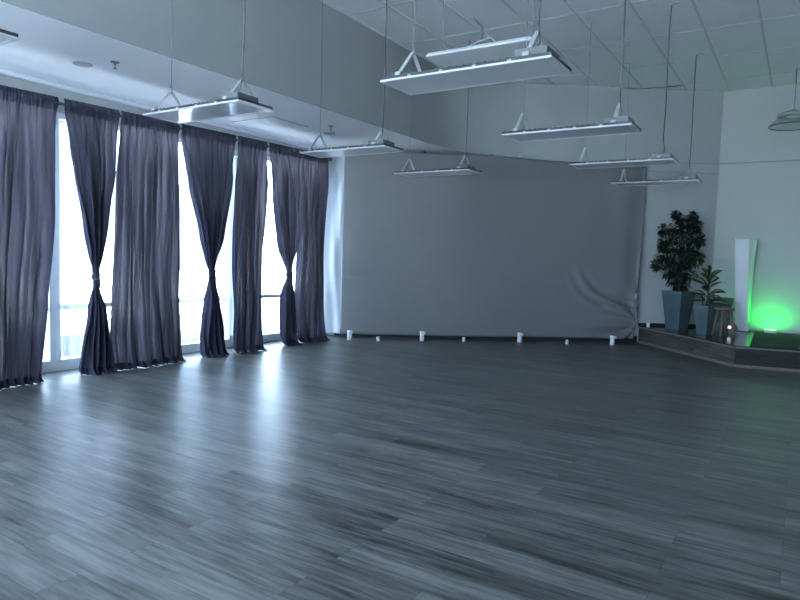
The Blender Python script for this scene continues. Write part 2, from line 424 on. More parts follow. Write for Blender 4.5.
# ------------------------------------------------------------------ curtains on their rod
XC, ZR = -6.30, 2.80
def rod_dz(y): return .0150 * (y - 3.0) - .055
t = thing('curtain_rod', 'dark rod carrying all the curtains along the window wall', 'curtain rod', (0, 0, 0))
b = MB(); b.tube([(XC, 1.2, ZR + rod_dz(1.2)), (XC, 7.80, ZR + rod_dz(7.8))], .016, 12); b.build('rod', M['cable_dark'], t)
for y in (7.80, 1.2):
    b = MB(); b.lathe([(.001, -.03), (.022, -.02), (.026, 0), (.022, .02), (.001, .03)], (XC, y, ZR + rod_dz(y)), 16); b.build('finial', M['cable_dark'], t)
for y in (1.75, 3.555, 4.985, 5.865, 7.76):
    b = MB(); b.bar((XC, y, ZR + rod_dz(y)), (X_WIN, y, ZR + .03), .016, .012); b.box(X_WIN, X_WIN + .006, y - .02, y + .02, ZR - .01, ZR + .07)
    b.build('bracket', M['lamp_bracket'], t)

def lerp_prof(prof, z):
    prof = sorted(prof)
    if z <= prof[0][0]: return prof[0][1:]
    for a, c in zip(prof, prof[1:]):
        if z <= c[0]:
            t = (z - a[0]) / (c[0] - a[0]); t = t * t * (3 - 2 * t) * .5 + t * .5
            return tuple(a[k] + (c[k] - a[k]) * t for k in (1, 2))
    return prof[-1][1:]

def curtain(label, prof, nf, seed, tied=None, group='dark curtains along the windows'):
    rnd = random.Random(seed)
    t = thing('tied_curtain' if tied else 'curtain', label, 'curtain', (XC, (prof[0][1] + prof[0][2]) / 2, 0), group=group)
    oy = t.location.y
    ph = [rnd.uniform(0, 6.28) for _ in range(8)]
    fr = [rnd.uniform(.8, 1.2) for _ in range(8)]
    def off(u, z, w):
        # folds run down the cloth, merge and drift a little towards the hem
        full = w / max(.05, prof[0][2] - prof[0][1])
        drift = .25 * sin(z * 1.1 + ph[0] + u * 4) * min(1, (2.75 - z) / 1.5)
        a = sin(2 * pi * (nf * u + drift * .8) + ph[1] + .7 * sin(2 * pi * u * 1.7 + ph[2]))
        c = sin(2 * pi * (nf * 2.3 * u - drift) + ph[3])
        e = sin(2 * pi * (nf * .38 * u + drift) + ph[4] + z * .5)
        top = max(0, min(1, (2.74 - z) / .45))
        amp = .010 + .042 * top + (.022 * max(0, 1 - full) * top)
        dx = amp * (a * .75 + .3 * c * (1 - .5 * top) + .65 * e * top)
        dx += .02 * top * sin(z * 2.1 + ph[5] + u * 6) * (1 if not tied else .3)
        # gathered top: fine ruffles
        dx += (1 - top) * .006 * sin(2 * pi * nf * 3.1 * u + ph[6])
        return dx
    nu = int(nf * 14); nz = 84
    ztop = 2.86; zbot = .002
    rows = []
    for i in range(nz + 1):
        z = ztop + (zbot - ztop) * i / nz
        y0, y1 = lerp_prof(prof, z); w = y1 - y0
        row = []
        for j in range(nu + 1):
            u = j / nu
            dx = off(u, z, w)
            lat = .35 * (w / nf) * cos(2 * pi * nf * u + ph[1]) * .5 * max(0, min(1, (2.6 - z)))
            if tied:
                k = math.exp(-((z - tied[0]) / .22) ** 2)
                ang = (u - .5) * 2 * pi * .5
                bx = .035 * cos(ang) + .012 * sin(2 * pi * nf * u)
                dx = dx * (1 - k) + bx * k
                # tension folds fan out of the tie
                dx += .012 * sin(2 * pi * nf * u * .6) * math.exp(-abs(z - tied[0]) / .6)
            edge = min(u, 1 - u)
            if edge < .04 / max(w, .1) and not tied: dx -= .01
            zz = z
            low = max(0, (.30 - z) / .30)
            dx += low * .03 * sin(2 * pi * nf * .5 * u + ph[7])
            if i == nz: zz += .0015 * (1 + sin(2 * pi * nf * .7 * u + ph[2]))
            if z > ZR - .05:      # the cloth wraps the rod
                kk = (z - (ZR - .05)) / .11
                dx = dx * .4 + .020 * sin(pi * min(1, kk)) 
            pud = max(0, .07 - z) / .07
            dx += pud * pud * (.075 + .025 * sin(2 * pi * nf * .45 * u + ph[5]))
            yy_ = y0 + w * u + lat
            zz *= 1 + rod_dz(yy_) / 2.86
            row.append(Vector((dx, yy_ - oy, zz)))
        rows.append(row)
    zi = [ztop + (zbot - ztop) * i / nz for i in range(nz + 1)]
    i1 = next(i for i, z in enumerate(zi) if z < 2.745); i2 = next(i for i, z in enumerate(zi) if z < .095)
    b = MB(); b.grid(rows[:i1 + 1]); b.build('rod_pocket', M['curtain_hem'], t, recalc=False)
    b = MB(); b.grid(rows[i1:i2 + 1]); b.build('drape', M['curtain'], t, recalc=False)
    b = MB(); b.grid(rows[i2:]); b.build('hem', M['curtain_hem'], t, recalc=False)
    if tied:
        z0 = tied[0]; y0, y1 = lerp_prof(prof, z0); cy = (y0 + y1) / 2 - oy; ry = (y1 - y0) / 2 + .014
        b = MB(); P = []
        for s_ in range(33):
            a = 2 * pi * s_ / 32
            P.append([Vector((.018 + .046 * cos(a), cy + ry * sin(a), z0 + dz + .008 * sin(a))) for dz in (-.028, -.012, .012, .028)])
        b.grid(P); b.tube([(.06, cy, z0), (.068, cy + .012, z0 - .05), (.064, cy + .02, z0 - .12)], [.008, .012, .006], 8)
        b.build('tieback', M['curtain_hem'], t)
    return t

curtain('dark curtain at the left edge of the photo, only its right edge showing', [(2.9, 1.95, 2.69), (1.5, 1.95, 2.63), (0, 1.95, 2.58)], 8, 3)
curtain('wide loose dark curtain, first whole panel from the left', [(2.9, 2.70, 3.54), (2.75, 2.72, 3.53), (1.765, 2.66, 3.505), (.827, 2.63, 3.42), (0, 2.62, 3.35)], 9, 5)
curtain('tied dark curtain between the two widest loose curtains', [(2.9, 3.58, 4.195), (2.75, 3.591, 4.19), (2.45, 3.66, 4.165), (2.179, 3.71, 4.155), (1.58, 3.80, 4.055), (1.25, 3.855, 3.985), (1.033, 3.885, 3.937), (.85, 3.87, 3.975), (.682, 3.854, 4.023), (.25, 3.797, 4.105), (0, 3.773, 4.12)], 8, 11, tied=(1.04,))
curtain('wide loose dark curtain, the second, between two tied ones', [(2.9, 4.21, 4.975), (2.728, 4.222, 4.972), (1.9, 4.178, 4.987), (.877, 4.13, 4.98), (.358, 4.13, 5.012), (0, 4.155, 5.058)], 11, 17)
curtain('tied dark curtain in the middle of the window wall', [(2.9, 4.99, 5.858), (2.72, 5.0, 5.845), (2.165, 5.131, 5.779), (1.543, 5.287, 5.637), (1.25, 5.37, 5.55), (1.078, 5.43, 5.50), (.92, 5.418, 5.53), (.754, 5.404, 5.566), (.274, 5.346, 5.654), (0, 5.348, 5.708)], 10, 23, tied=(1.07,))
curtain('narrow loose dark curtain between the two far tied curtains', [(2.9, 5.872, 6.42), (2.69, 5.885, 6.405), (2.04, 5.867, 6.376), (1.1, 5.847, 6.319), (.56, 5.89, 6.292), (0, 5.845, 6.303)], 7, 29)
curtain('tied dark curtain farthest along, next to the last loose panel', [(2.9, 6.435, 7.155), (2.72, 6.455, 7.145), (2.14, 6.57, 7.11), (1.533, 6.704, 7.05), (1.2, 6.80, 6.98), (1.041, 6.842, 6.944), (.85, 6.79, 7.01), (.662, 6.766, 7.043), (.22, 6.755, 7.099), (0, 6.80, 7.126)], 8, 31, tied=(1.04,))
curtain('last loose dark curtain, beside the pale sheet and grey backdrop', [(2.9, 7.165, 7.76), (2.74, 7.161, 7.745), (2.15, 7.14, 7.70), (1.1, 7.12, 7.675), (.49, 7.11, 7.671), (0, 7.17, 7.711)], 8, 37)

def sheer(label, y0, y1, z0, z1, seed):
    rnd = random.Random(seed); p = [rnd.uniform(0, 6) for _ in range(4)]
    t = thing('sheer_curtain', label, 'sheer curtain', (-6.58, (y0 + y1) / 2, 0), group='white sheers at the glass')
    rows = []
    for i in range(21):
        z = z1 + (z0 - z1) * i / 20; row = []
        for j in range(81):
            u = j / 80
            row.append(Vector((.018 * sin(u * 52 * (y1 - y0) + p[0] + .3 * sin(z * 2)) + .01 * sin(u * 97 + p[1]), (u - .5) * (y1 - y0), z + (.01 * sin(u * 31) if i == 20 else 0))))
        rows.append(row)
    b = MB(); b.grid(rows); b.build('voile', M['sheer'], t, recalc=False)
    b = MB(); b.tube([(0, -(y1 - y0) / 2 - .02, z1), (0, (y1 - y0) / 2 + .02, z1)], .008, 8); b.build('sheer_rod', M['canister'], t)
    for s_ in (-1, 1):
        b = MB(); yy = s_ * ((y1 - y0) / 2 - .05); b.tube([(0, yy, z1), (-.135, yy, z1)], .005, 6); b.build('rod_bracket', M['canister'], t)
sheer('white sheer in the gap left of the first tied curtain', 3.71, 4.14, .17, 2.64, 2)
sheer('white sheer in the gap left of the middle tied curtain', 5.22, 6.14, .19, 2.64, 4)

# ------------------------------------------------------------------ backdrop
PB = [(-6.235, 8.07), (-5.47, 8.67), (-4.81, 9.16), (-4.17, 9.70), (-3.38, 10.38), (-2.29, 11.155)]
def cr(P, t):
    n = len(P) - 1; f = min(max(t, 0), .99999) * n; i = int(f); u = f - i
    q = [P[max(i - 1, 0)], P[i], P[i + 1], P[min(i + 2, n)]]
    r = []
    for k in range(2):
        a, b_, c, d = (v[k] for v in q)
        r.append(.5 * (2 * b_ + (c - a) * u + (2 * a - 5 * b_ + 4 * c - d) * u * u + (-a + 3 * b_ - 3 * c + d) * u ** 3))
    return Vector((r[0], r[1], 0))
t = thing('photo_backdrop', 'wide grey satin backdrop hung across the far angled wall', 'backdrop', (-4.5, 9.4, 0))
O = Vector((-4.5, 9.4, 0))
rows = []
for i in range(91):
    v = i / 90; row = []
    for j in range(181):
        u = j / 180
        p = cr(PB, u); tn = (cr(PB, min(1, u + .01)) - cr(PB, max(0, u - .01))).normalized(); n = Vector((tn.y, -tn.x, 0))
        ztop = 3.008 - .053 * max(0, (u - .55) / .45) ** 1.3
        zb = .065
        z = ztop + (zb - ztop) * v
        d = .0
        # slack cloth: long soft folds near the right edge, swags pulled to the lower right corner
        e = max(0, (u - .80) / .20)
        d += .014 * e * sin(u * 75 + 1.5 * v)
        cxu = (1 - u) * 5.0; cz = z - .28
        rr = sqrt(cxu * cxu + cz * cz); th = math.atan2(cz, cxu)
        k = math.exp(-(rr / .62) ** 2)
        d += .050 * k * sin(th * 9 + rr * 3.0) * min(1, rr / .15)
        # big swag arcs
        r2 = sqrt((cxu - .16) ** 2 + (z - 1.25) ** 2)
        k2 = math.exp(-((r2 - .62) / .16) ** 2) * max(0, min(1, (1.25 - z) / .4)) 
        d += .030 * k2 * sin(r2 * 42)
        d += .006 * sin(u * 9 + 2 * v) * v
        # left edge: a pressed crease across
        d += .006 * math.exp(-((z - .95) / .012) ** 2) * max(0, 1 - u / .35)
        # the hem tucks in at the foot of the right edge
        if e > 0: d += -.03 * e * math.exp(-((z - .17) / .05) ** 2)
        q = p + n * d; q.z = z
        if u > .985 : q += tn * (-.06 * (v ** 2))
        row.append(q - O)
    rows.append(row)
b = MB(); b.grid(rows); bd = b.build('cloth', M['backdrop'], t, recalc=False)
s_ = bd.modifiers.new('thick', 'SOLIDIFY'); s_.thickness = .003
b = MB(); pts = []
for j in range(41):
    u = j / 40; p = cr(PB, u); tn = (cr(PB, min(1, u + .01)) - cr(PB, max(0, u - .01))).normalized(); n = Vector((tn.y, -tn.x, 0))
    q = p - n * .022 - O; q.z = 2.99 - .053 * max(0, (u - .55) / .45) ** 1.3; pts.append(q)
b.tube(pts, .015, 10); b.build('support_pole', M['black'], t)
for u in (.03, .27):
    p = cr(PB, u) - O
    b = MB(); b.tube([(p.x - .01, p.y + .02, 3.0), (p.x - .01, p.y + .02, Z_SOF)], .008, 8); b.build('hanger', M['black'], t)
for u in (.6, .8, .985):
    p = cr(PB, u); 
    d = Vector((1, .70, 0)).normalized(); n = Vector((d.y, -d.x, 0)); o = Vector((-1.30, 11.97, 0))
    dist = (p - o).dot(n); zz = 2.99 - .053 * max(0, (u - .55) / .45) ** 1.3
    a = p - O + n * (-.02); c = p - O - n * dist
    b = MB(); b.tube([(a.x, a.y, zz), (c.x, c.y, zz)], .008, 8); b.build('wall_bracket', M['black'], t)

t = thing('side_sheet', 'pale sheet lit by the window, left of the grey backdrop', 'cloth', (-6.4, 8.0, 0))
rows = []
for i in range(61):
    v = i / 60; z = 3.02 + (.075 - 3.02) * v; row = []
    for j in range(41):
        u = j / 40
        x = -6.64 + (-6.25 + 6.64) * u; y = 7.955 + .135 * u
        d = .018 * sin(u * 8 + 1.8 * sin(z * 1.6)) * (1 - .4 * v) + .009 * sin(u * 15 + z * 3.1) + .012 * sin((u * 3 - z) * 2.6)
        row.append(Vector((x + .3 * d + 6.4, y - d - 8.0, z)))
    rows.append(row)
b = MB(); b.grid(rows); sh = b.build('cloth', M['side'], t, recalc=False)
b = MB(); b.tube([(-.2, -.01, 3.03), (.23, .12, 3.03)], .012, 10); b.build('support_pole', M['black'], t)

# ------------------------------------------------------------------ white canisters at the foot of the backdrop
def canister(loc, big, label, rz=0):
    t = thing('canister', label, 'canister', loc, rz, 'white canisters in front of the backdrop')
    if big:
        b = MB(); b.lathe([(.034, 0), (.036, .004), (.036, .118), (.034, .122)], n=28); b.build('body', M['canister'], t)
        b = MB(); b.lathe([(.040, .120), (.041, .124), (.041, .146), (.037, .151), (.001, .152)], n=28); b.build('cap', M['canister'], t)
        b = MB(); b.bar((.034, 0, .137), (.058, 0, .137), .03, .022); b.bar((.052, 0, .14), (.052, 0, .112), .028, .012, (1, 0, 0)); b.build('clip', M['canister'], t)
    else:
        b = MB(); b.lathe([(.024, 0), (.026, .003), (.026, .05), (.023, .055)], n=24); b.build('body', M['canister'], t)
        b = MB(); b.lathe([(.028, .053), (.028, .066), (.024, .07), (.001, .071)], n=24); b.build('cap', M['canister'], t)
canister((-5.99, 7.99, 0), True, 'tall white canister by the pale sheet, leftmost along the backdrop')
canister((-5.585, 8.20, 0), False, 'short white canister between the two leftmost tall ones')
canister((-5.10, 8.74, 0), True, 'tall white canister, second along the backdrop foot')
canister((-4.56, 9.16, 0), False, 'short white canister before the middle of the backdrop')
canister((-3.85, 9.77, 0), True, 'tall white canister right of the middle of the backdrop')
canister((-3.17, 10.13, 0), False, 'short white canister between the two rightmost tall ones')
canister((-2.56, 10.57, 0), True, 'tall white canister just left of the stage corner')
canister((-2.12, 11.10, .29), False, 'short white canister standing on the stage edge')

# ------------------------------------------------------------------ stage
ZS = .29
t = thing('stage_platform', 'low wood fronted stage in the far right corner', 'stage', (0, 0, 0))
A, Cc, D = (-2.29, 11.24), (-.70, 9.52), (X_R - .01, 10.58)
poly = [A, Cc, D, (X_R - .01, Y_BACK - .01), (-1.30, Y_BACK - .012), (-2.29, wall_y(-2.29) - .01)]
b = MB(); b.prism(poly, 0, ZS - .03); b.build('core', M['black'], t)
def out(poly, d):   # offset the two front edges outwards
    def off(p, q):
        v = Vector((q[0] - p[0], q[1] - p[1])).normalized(); return Vector((v.y, -v.x)) * d
    n1, n2 = off(A, Cc), off(Cc, D)
    A2 = (A[0] + n1.x, A[1] + n1.y); D2 = (D[0], D[1] + n2.y)
    m_ = (n1 + n2); m_ = m_ * (d * d / max(1e-6, m_.dot(n1))) / 1.0
    return A2, (Cc[0] + m_.x, Cc[1] + m_.y), D2
b = MB(); A2, C2, D2 = out(poly, .018); b.prism([A2, C2, D2] + poly[3:], ZS - .03, ZS); b.build('deck', M['stage_top'], t, bevel=.004)
def strip(p, q, z0, z1, th, name, m):
    v = Vector((q[0] - p[0], q[1] - p[1], 0)); L = v.length; ang = math.atan2(v.y, v.x)
    bb = MB(); bb.box(0, L, -th, 0, 0, z1 - z0); o = bb.build(name, m, t)
    o.location = (p[0], p[1], z0); o.rotation_euler = (0, 0, ang); return o
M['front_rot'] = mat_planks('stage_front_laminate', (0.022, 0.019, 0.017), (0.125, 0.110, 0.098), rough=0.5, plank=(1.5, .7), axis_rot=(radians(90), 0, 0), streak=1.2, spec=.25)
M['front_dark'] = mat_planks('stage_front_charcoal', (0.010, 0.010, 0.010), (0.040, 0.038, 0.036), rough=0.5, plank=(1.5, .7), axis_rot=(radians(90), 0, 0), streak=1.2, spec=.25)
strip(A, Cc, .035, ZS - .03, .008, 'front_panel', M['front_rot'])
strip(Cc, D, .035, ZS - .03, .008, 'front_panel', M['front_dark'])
for p, q in ((A, Cc), (Cc, D)):
    strip(p, q, 0, .036, .016, 'base_trim', M['stage_trim'])
    strip(p, q, ZS - .034, ZS - .012, .020, 'nosing', M['stage_trim'])
b = MB(); b.prism([(-.535, 9.575), (3.9, 10.57), (3.9, 11.70), (-.60, 11.70)], ZS, ZS + .008)
tag(b.build('stage_mat', M['mat'], bevel=.002), 'black mat covering the stage floor in front of the green light', 'mat')

# ------------------------------------------------------------------ planters, plants, stool, pylon
def pot(t, rt, rb, h, rot, wall=.02):
    b = MB()
    b.lathe([(rb, 0), (rt, h - .05), (rt * 1.03, h - .05), (rt * 1.03, h), (rt * 1.03 - wall * 1.4, h), (rt * .93, h - .05)], n=4, rot=rot, cap1=False)
    b.build('planter_body', M['zinc_pot'], t, bevel=.006)
    b = MB(); b.lathe([(rt * .97, h - .055), (rt * .3, h - .045)], n=4, rot=rot); b.build('soil', M['soil'], t)

def leaf_mesh(b, base, d, up, L, W, fold=.25, curl=.3, n=4):
    """one leaf: a rib with two blades, tapering to the tip"""
    d = d.normalized(); r = d.cross(up)
    if r.length < 1e-3: r = Vector((1, 0, 0))
    r.normalize(); up = r.cross(d).normalized()
    mid, lft, rgt = [], [], []
    for i in range(n + 1):
        s_ = i / n; w = W * .5 * (sin(pi * min(1, s_ * .92 + .08)) ** .8) * (1 if s_ < 1 else 0)
        p = base + d * (L * s_) - Vector((0, 0, 1)) * (curl * L * s_ * s_)
        mid.append(b.bm.verts.new(p))
        lft.append(b.bm.verts.new(p + r * w + up * (w * fold))); rgt.append(b.bm.verts.new(p - r * w + up * (w * fold)))
    for i in range(n):
        for q in (([mid[i], lft[i], lft[i + 1], mid[i + 1]]), ([rgt[i], mid[i], mid[i + 1], rgt[i + 1]])):
            f = b._f(q)
            if f: f.smooth = True

rnd = random.Random(7)
# weeping fig
FX, FY = -1.69, 11.17
t = thing('potted_fig_tree', 'tall dark leafy tree in the largest blue grey planter on the stage', 'potted tree', (FX, FY, ZS))
pot(t, .255, .170, .625, radians(62))
cl = [(-.06, 1.80, .08), (-.02, 1.66, .15), (.15, 1.74, .09), (-.24, 1.50, .15), (.02, 1.40, .23), (.24, 1.52, .11), (-.28, 1.20, .14), (-.02, 1.16, .26),
      (.20, 1.22, .17), (-.39, 1.05, .07), (-.10, .92, .17), (.11, .94, .15), (.31, 1.45, .07), (-.33, 1.62, .06), (.24, 1.70, .07), (.32, 1.18, .06), (-.18, .98, .12), (-.04, .80, .13), (.06, .71, .09), (-.12, 1.86, .05), (.20, 1.84, .05), (-.34, 1.38, .05)]
b = MB()
for k in range(3):
    a = k * 2.1
    b.tube([(.03 * cos(a), .03 * sin(a), .57), (.04 * cos(a + 1), .04 * sin(a + 1), .85), (.03 * cos(a + 2), .03 * sin(a + 2), 1.15), (.05 * cos(a + 3), .05 * sin(a + 3), 1.6)], [.016, .014, .010, .005], 8)
cl = [(dx * .86 - .01, z, r * .92) for dx, z, r in cl]
for (dx, z, r) in cl:
    yy = rnd.uniform(-.12, .12)
    b.tube([(0, 0, max(.8, z - .4)), (dx * .4, yy * .5, z - .2), (dx, yy, z)], [.008, .006, .003], 6)
b.build('trunk', M['bark'], t)
b = MB()
for (dx, z, r) in cl:
    yy = rnd.uniform(-.10, .10)
    for k in range(int(40 + 520 * r)):
        v = Vector((rnd.gauss(0, 1), rnd.gauss(0, 1), rnd.gauss(0, 1))).normalized() * (r * rnd.uniform(.25, 1.08))
        p = Vector((dx, yy, z)) + v
        if p.z < .64: continue
        d = (v.normalized() + Vector((rnd.uniform(-.6, .6), rnd.uniform(-.6, .6), rnd.uniform(-.5, .7))))
        leaf_mesh(b, p, d, Vector((rnd.uniform(-.4, .4), rnd.uniform(-.4, .4), 1)), rnd.uniform(.065, .10), rnd.uniform(.032, .046), .3, .3, 3)
b.build('foliage', M['leaf'], t, recalc=False)

# dumb cane with cream-marked leaves
t = thing('potted_dumb_cane', 'broad leaved plant with pale streaked leaves in small planter beside the stool', 'potted plant', (-1.225, 10.80, ZS))
pot(t, .178, .118, .44, radians(60))
b = MB(); b.tube([(0, 0, .38), (.01, .01, .62), (.02, 0, .86)], [.016, .013, .007], 8); b.tube([(-.05, .03, .38), (-.07, .03, .55), (-.10, .02, .66)], [.011, .009, .005], 8)
spec = []
for k in range(16):
    a = k * 2.4 + .3; zz = .50 + .42 * k / 15; el = .25 + .85 * k / 15
    spec.append((a, zz, el, rnd.uniform(.26, .36) * (1 - .1 * k / 15)))
spec += [(1.3, .88, 1.35, .26), (4.3, .86, 1.1, .24)]
for (a, zz, el, L) in spec:
    d = Vector((cos(a) * cos(el), sin(a) * cos(el), sin(el)))
    b.tube([(.01, 0, zz - .06), Vector((.01, 0, zz - .03)) + d * .05], [.006, .004], 6)
b.build('stem', M['leaf2'], t)
for (a, zz, el, L) in spec:
    d = Vector((cos(a) * cos(el), sin(a) * cos(el), sin(el)))
    up_ = Vector((rnd.uniform(-.4, .4), rnd.uniform(-1.1, .1), 1))
    b = MB(); leaf_mesh(b, Vector((.01, 0, zz - .03)) + d * .05, d, up_, L, L * .40, .10, .45, 6)
    lf = b.build('leaf', M['leaf2'], t, recalc=False)
    b = MB(); leaf_mesh(b, Vector((.01, 0, zz - .027)) + d * .08 , d, up_, L * .70, L * .13, .10, .36, 6)
    b.build('leaf_marking', M['leaf3'], lf, recalc=False)

t = thing('empty_planter', 'dark square planter standing behind the wooden stool', 'planter', (-1.09, 11.42, ZS))
pot(t, .180, .15, .545, radians(62))

t = thing('wooden_stool', 'small worn wooden stool with round seat on the stage', 'stool', (-.965, 10.72, ZS + .004))
b = MB(); b.lathe([(.128, .385), (.142, .392), (.145, .405), (.142, .420), (.132, .426), (.001, .427)], n=36); b.build('seat', M['wood'], t)
for k in range(4):
    a = k * pi / 2 - .12
    b = MB(); b.tube([(.148 * cos(a), .148 * sin(a), 0), (.088 * cos(a), .088 * sin(a), .39)], [.017, .020], 10); b.build('leg', M['wood'], t)
for k in range(4):
    a, c = k * pi / 2 - .12, (k + 1) * pi / 2 - .12; z = .17 if k % 2 else .21; r = .148 - .06 * z / .39
    b = MB(); b.tube([(r * cos(a), r * sin(a), z), (r * cos(c), r * sin(c), z)], .009, 8); b.build('stretcher', M['wood'], t)

t = thing('spotlight', 'small black spotlight with pale lens on the floor behind the stool', 'spotlight', (-.885, 11.20, ZS))
b = MB(); b.tube([(0, -.07, .09), (0, -.05, .09), (.01, .05, .09), (.015, .09, .09)], [.062, .066, .064, .045], 20); b.build('housing', M['dev'], t)
b = MB(); b.tube([(-.03, -.078, .10), (-.03, -.068, .10)], .028, 18); b.build('lens', M['dev_lens'], t)
b = MB(); b.bar((-.078, 0, .01), (-.078, 0, .10), .02, .008, (1, 0, 0)); b.bar((.078, 0, .01), (.078, 0, .10), .02, .008, (1, 0, 0)); b.box(-.082, .082, -.03, .03, 0, .012); b.build('yoke', M['dev'], t)

# fabric pylon
t = thing('fabric_pylon', 'tall white stretch fabric pylon against the back wall', 'pylon', (-.80, 11.66, ZS))
top, bot = 1.50, 0.0
rings = []
for i in range(41):
    v = i / 40; z = bot + (top - bot) * v
    s1 = v ** 2.2
    Lx = -.150 + (-.176 + .150) * (1 - abs(2 * v - 1) * 0) * v
    Fx = .098 + (.040 - .0) * 0 + (.036 - .0) * 0 + (.038) * 0 - .0
    Fx = .100 - .065 * 0 + (-.060 + .0) * 0
    Fx = .092 + (.038 - .092) * 0 - .0
    Fx = .100 + (.045 - .1) * 0
    fx = .098 - .06 * 0
    front = Vector((.100 - .058 * 0 - .0 * v, -.04, z)); front.x = .104 - .066 * v
    back = Vector((.114 + (.160 - .114) * (v ** 3.4), .17, z))
    left = Vector((-.082 - .092 * v, .0, z)); bl = Vector((-.05 - .06 * v, .19, z))
    rings.append((left, front, back, bl))
b = MB()
for k in range(4):
    P = []
    for i in range(41):
        a, c = rings[i][k], rings[i][(k + 1) % 4]; mid_in = -.012
        row = []
        for j in range(9):
            u = j / 8; p = a.lerp(c, u); cen = (rings[i][0] + rings[i][2]) / 2
            p = p + (cen - p).normalized() * (.014 * sin(pi * u)); row.append(p)
        P.append(row)
    b.grid(P)
bmesh.ops.remove_doubles(b.bm, verts=b.bm.verts[:], dist=.0005)
b.build('cover', M['pylon'], t)
b = MB(); b.prism([(v.x, v.y) for v in rings[-1]], top - .004, top); b.build('top_panel', M['pylon'], t)
b = MB(); b.prism([(v.x * 1.02, v.y) for v in rings[0]], 0, .012); b.build('base_plate', M['lamp_grey'], t)

# green uplight and its cables
t = thing('uplight', 'small green LED uplight on the stage floor by the wall', 'uplight', (-.385, 11.81, ZS))
b = MB(); b.box(-.09, .09, -.045, .045, 0, .05); b.build('housing', M['canister'], t, bevel=.006)
b = MB(); b.box(-.078, .078, -.036, .036, .05, .054); b.build('lens', M['green'], t)
b = MB(); pts = []
for i in range(61):
    v = i / 60; x = -.68 + 4.5 * v
    pts.append((x, 11.935 + .010 * sin(x * 23) + .006 * sin(x * 9), ZS + .012 + .004 * sin(x * 14) ** 2))
b.tube(pts, .009, 8); tag(b.build('power_cable', M['cable']), 'white cable lying along the foot of the back wall', 'cable')
b = MB(); pts = [(-.66 + .14 * v, 11.86 - .05 * sin(v * 9) * v, ZS + .017) for v in [k / 20 for k in range(21)]]
b.tube(pts, .008, 8); tag(b.build('power_cable', M['cable']), 'short coiled white cable beside the pylon foot', 'cable')
li = bpy.data.lights.new('green_uplight', 'SPOT'); li.energy = 11; li.color = (0.0, 1.0, 0.05); li.spot_size = radians(165); li.spot_blend = .6; li.shadow_soft_size = .05
lo = bpy.data.objects.new('green_uplight', li); COL.objects.link(lo); lo.location = (-.385, 11.74, ZS + .10)
lo.rotation_euler = Vector((0, .55, .85)).to_track_quat('-Z', 'Y').to_euler()

# ------------------------------------------------------------------ hanging flat lamps
def make_lamp():
    t = thing('hanging_lamp', '', 'hanging lamp', (0, 0, 0), group='flat lamps hung in two rows')
    hx, hy = .585, .190
    b = MB()                                        # white tray with an open lower frame
    for (x0, x1, y0, y1) in ((-hx, hx, -hy, -hy + .022), (-hx, hx, hy - .022, hy), (-hx, -hx + .04, -hy + .022, hy - .022), (hx - .04, hx, -hy + .022, hy - .022)):
        b.box(x0, x1, y0, y1, -.003, .005)
    b.box(-hx, hx, -hy, hy, .004, .010); b.build('tray', M['lamp_white'], t)
    b = MB(); b.box(-hx + .04, hx - .04, -hy + .022, hy - .022, -.001, .008); b.build('lens', M['lamp_lens'], t)
    b = MB(); b.box(-hx + .004, hx - .002, -hy + .004, hy - .004, .011, .030)
    for k in range(24):
        x = -hx + .03 + k * (2 * hx - .06) / 23; b.box(x - .004, x + .004, -hy + .012, hy - .012, .030, .036)
    b.build('heat_sink', M['lamp_fin'], t)
    for x in (-.36, -.13, .10, .33):
        for y in (-hy + .001, hy - .001):
            b = MB(); b.box(x - .012, x + .012, y - .003, y + .003, .009, .020); b.build('end_clip', M['lamp_bracket'], t)
    for x in (-.452, .428):
        b = MB()
        for s_ in (-1, 1):
            b.bar((x, s_ * .165, .045), (x, s_ * .008, .222), .028, .005, (0, s_ * .8, .6))
            b.box(x - .02, x + .02, s_ * .165 - .022, s_ * .165 + .022, .030, .050)
        br = b.build('bracket', M['lamp_bracket'], t)
        h = MB(); h.tube([(x, 0, .205), (x, .010, .230), (x, .008, .255), (x, -.004, .262), (x, -.004, .275)], .0045, 8); h.build('hook', M['wire'], br)
        b = MB(); Z = Z_CEIL - 2.5
        dxg = .10 if x > 0 else -.07
        b.tube([(x, 0, .262), (x + .004, .003, .6), (x - .002, 0, 1.2), (x, 0, Z - .012), (x + dxg * .15, 0, Z - .004), (x + dxg, .0, Z - .002)], .0032, 6)
        b.build('suspension_wire', M['wire'], t)
    b = MB(); b.box(.35, .55, -.165, .06, .030, .080); dr = b.build('driver_box', M['lamp_grey'], t, bevel=.006)
    c = MB(); c.tube([(.453, -.08, .078), (.468, -.06, .14), (.440, -.02, .22), (.436, -.008, .3), (.440, .004, .62), (.434, .005, 1.1), (.437, 0, Z_CEIL - 2.51)], .0045, 7); c.build('power_cable', M['cable_dark'], dr)
    return t
XA, XB = -1.86, -4.34
spots = [(XA, 3.72, 'largest and nearest flat hanging lamp, top centre of the photo'),
         (XA, 5.72, 'second flat lamp behind the nearest one in the right row'),
         (XA, 7.73, 'third flat lamp of the right row, above the right end of the backdrop'),
         (XA, 9.70, 'farthest flat lamp of the right row, close to the angled wall'),
         (XB - .04, 1.72, 'flat hanging lamp cut off at the left edge of the photo'),
         (XB + .03, 3.67, 'flat hanging lamp with mirrored windows in its lens, above the curtains'),
         (XB - .04, 5.78, 'middle flat lamp of the left row, near the last curtains'),
         (XB, 7.70, 'farthest flat lamp of the left row, small before the backdrop')]
proto = make_lamp()
for i, (x, y, lb) in enumerate(spots):
    o = proto if i == 0 else copy_tree(proto)
    o.location = (x, y, 2.5); o['label'] = lb

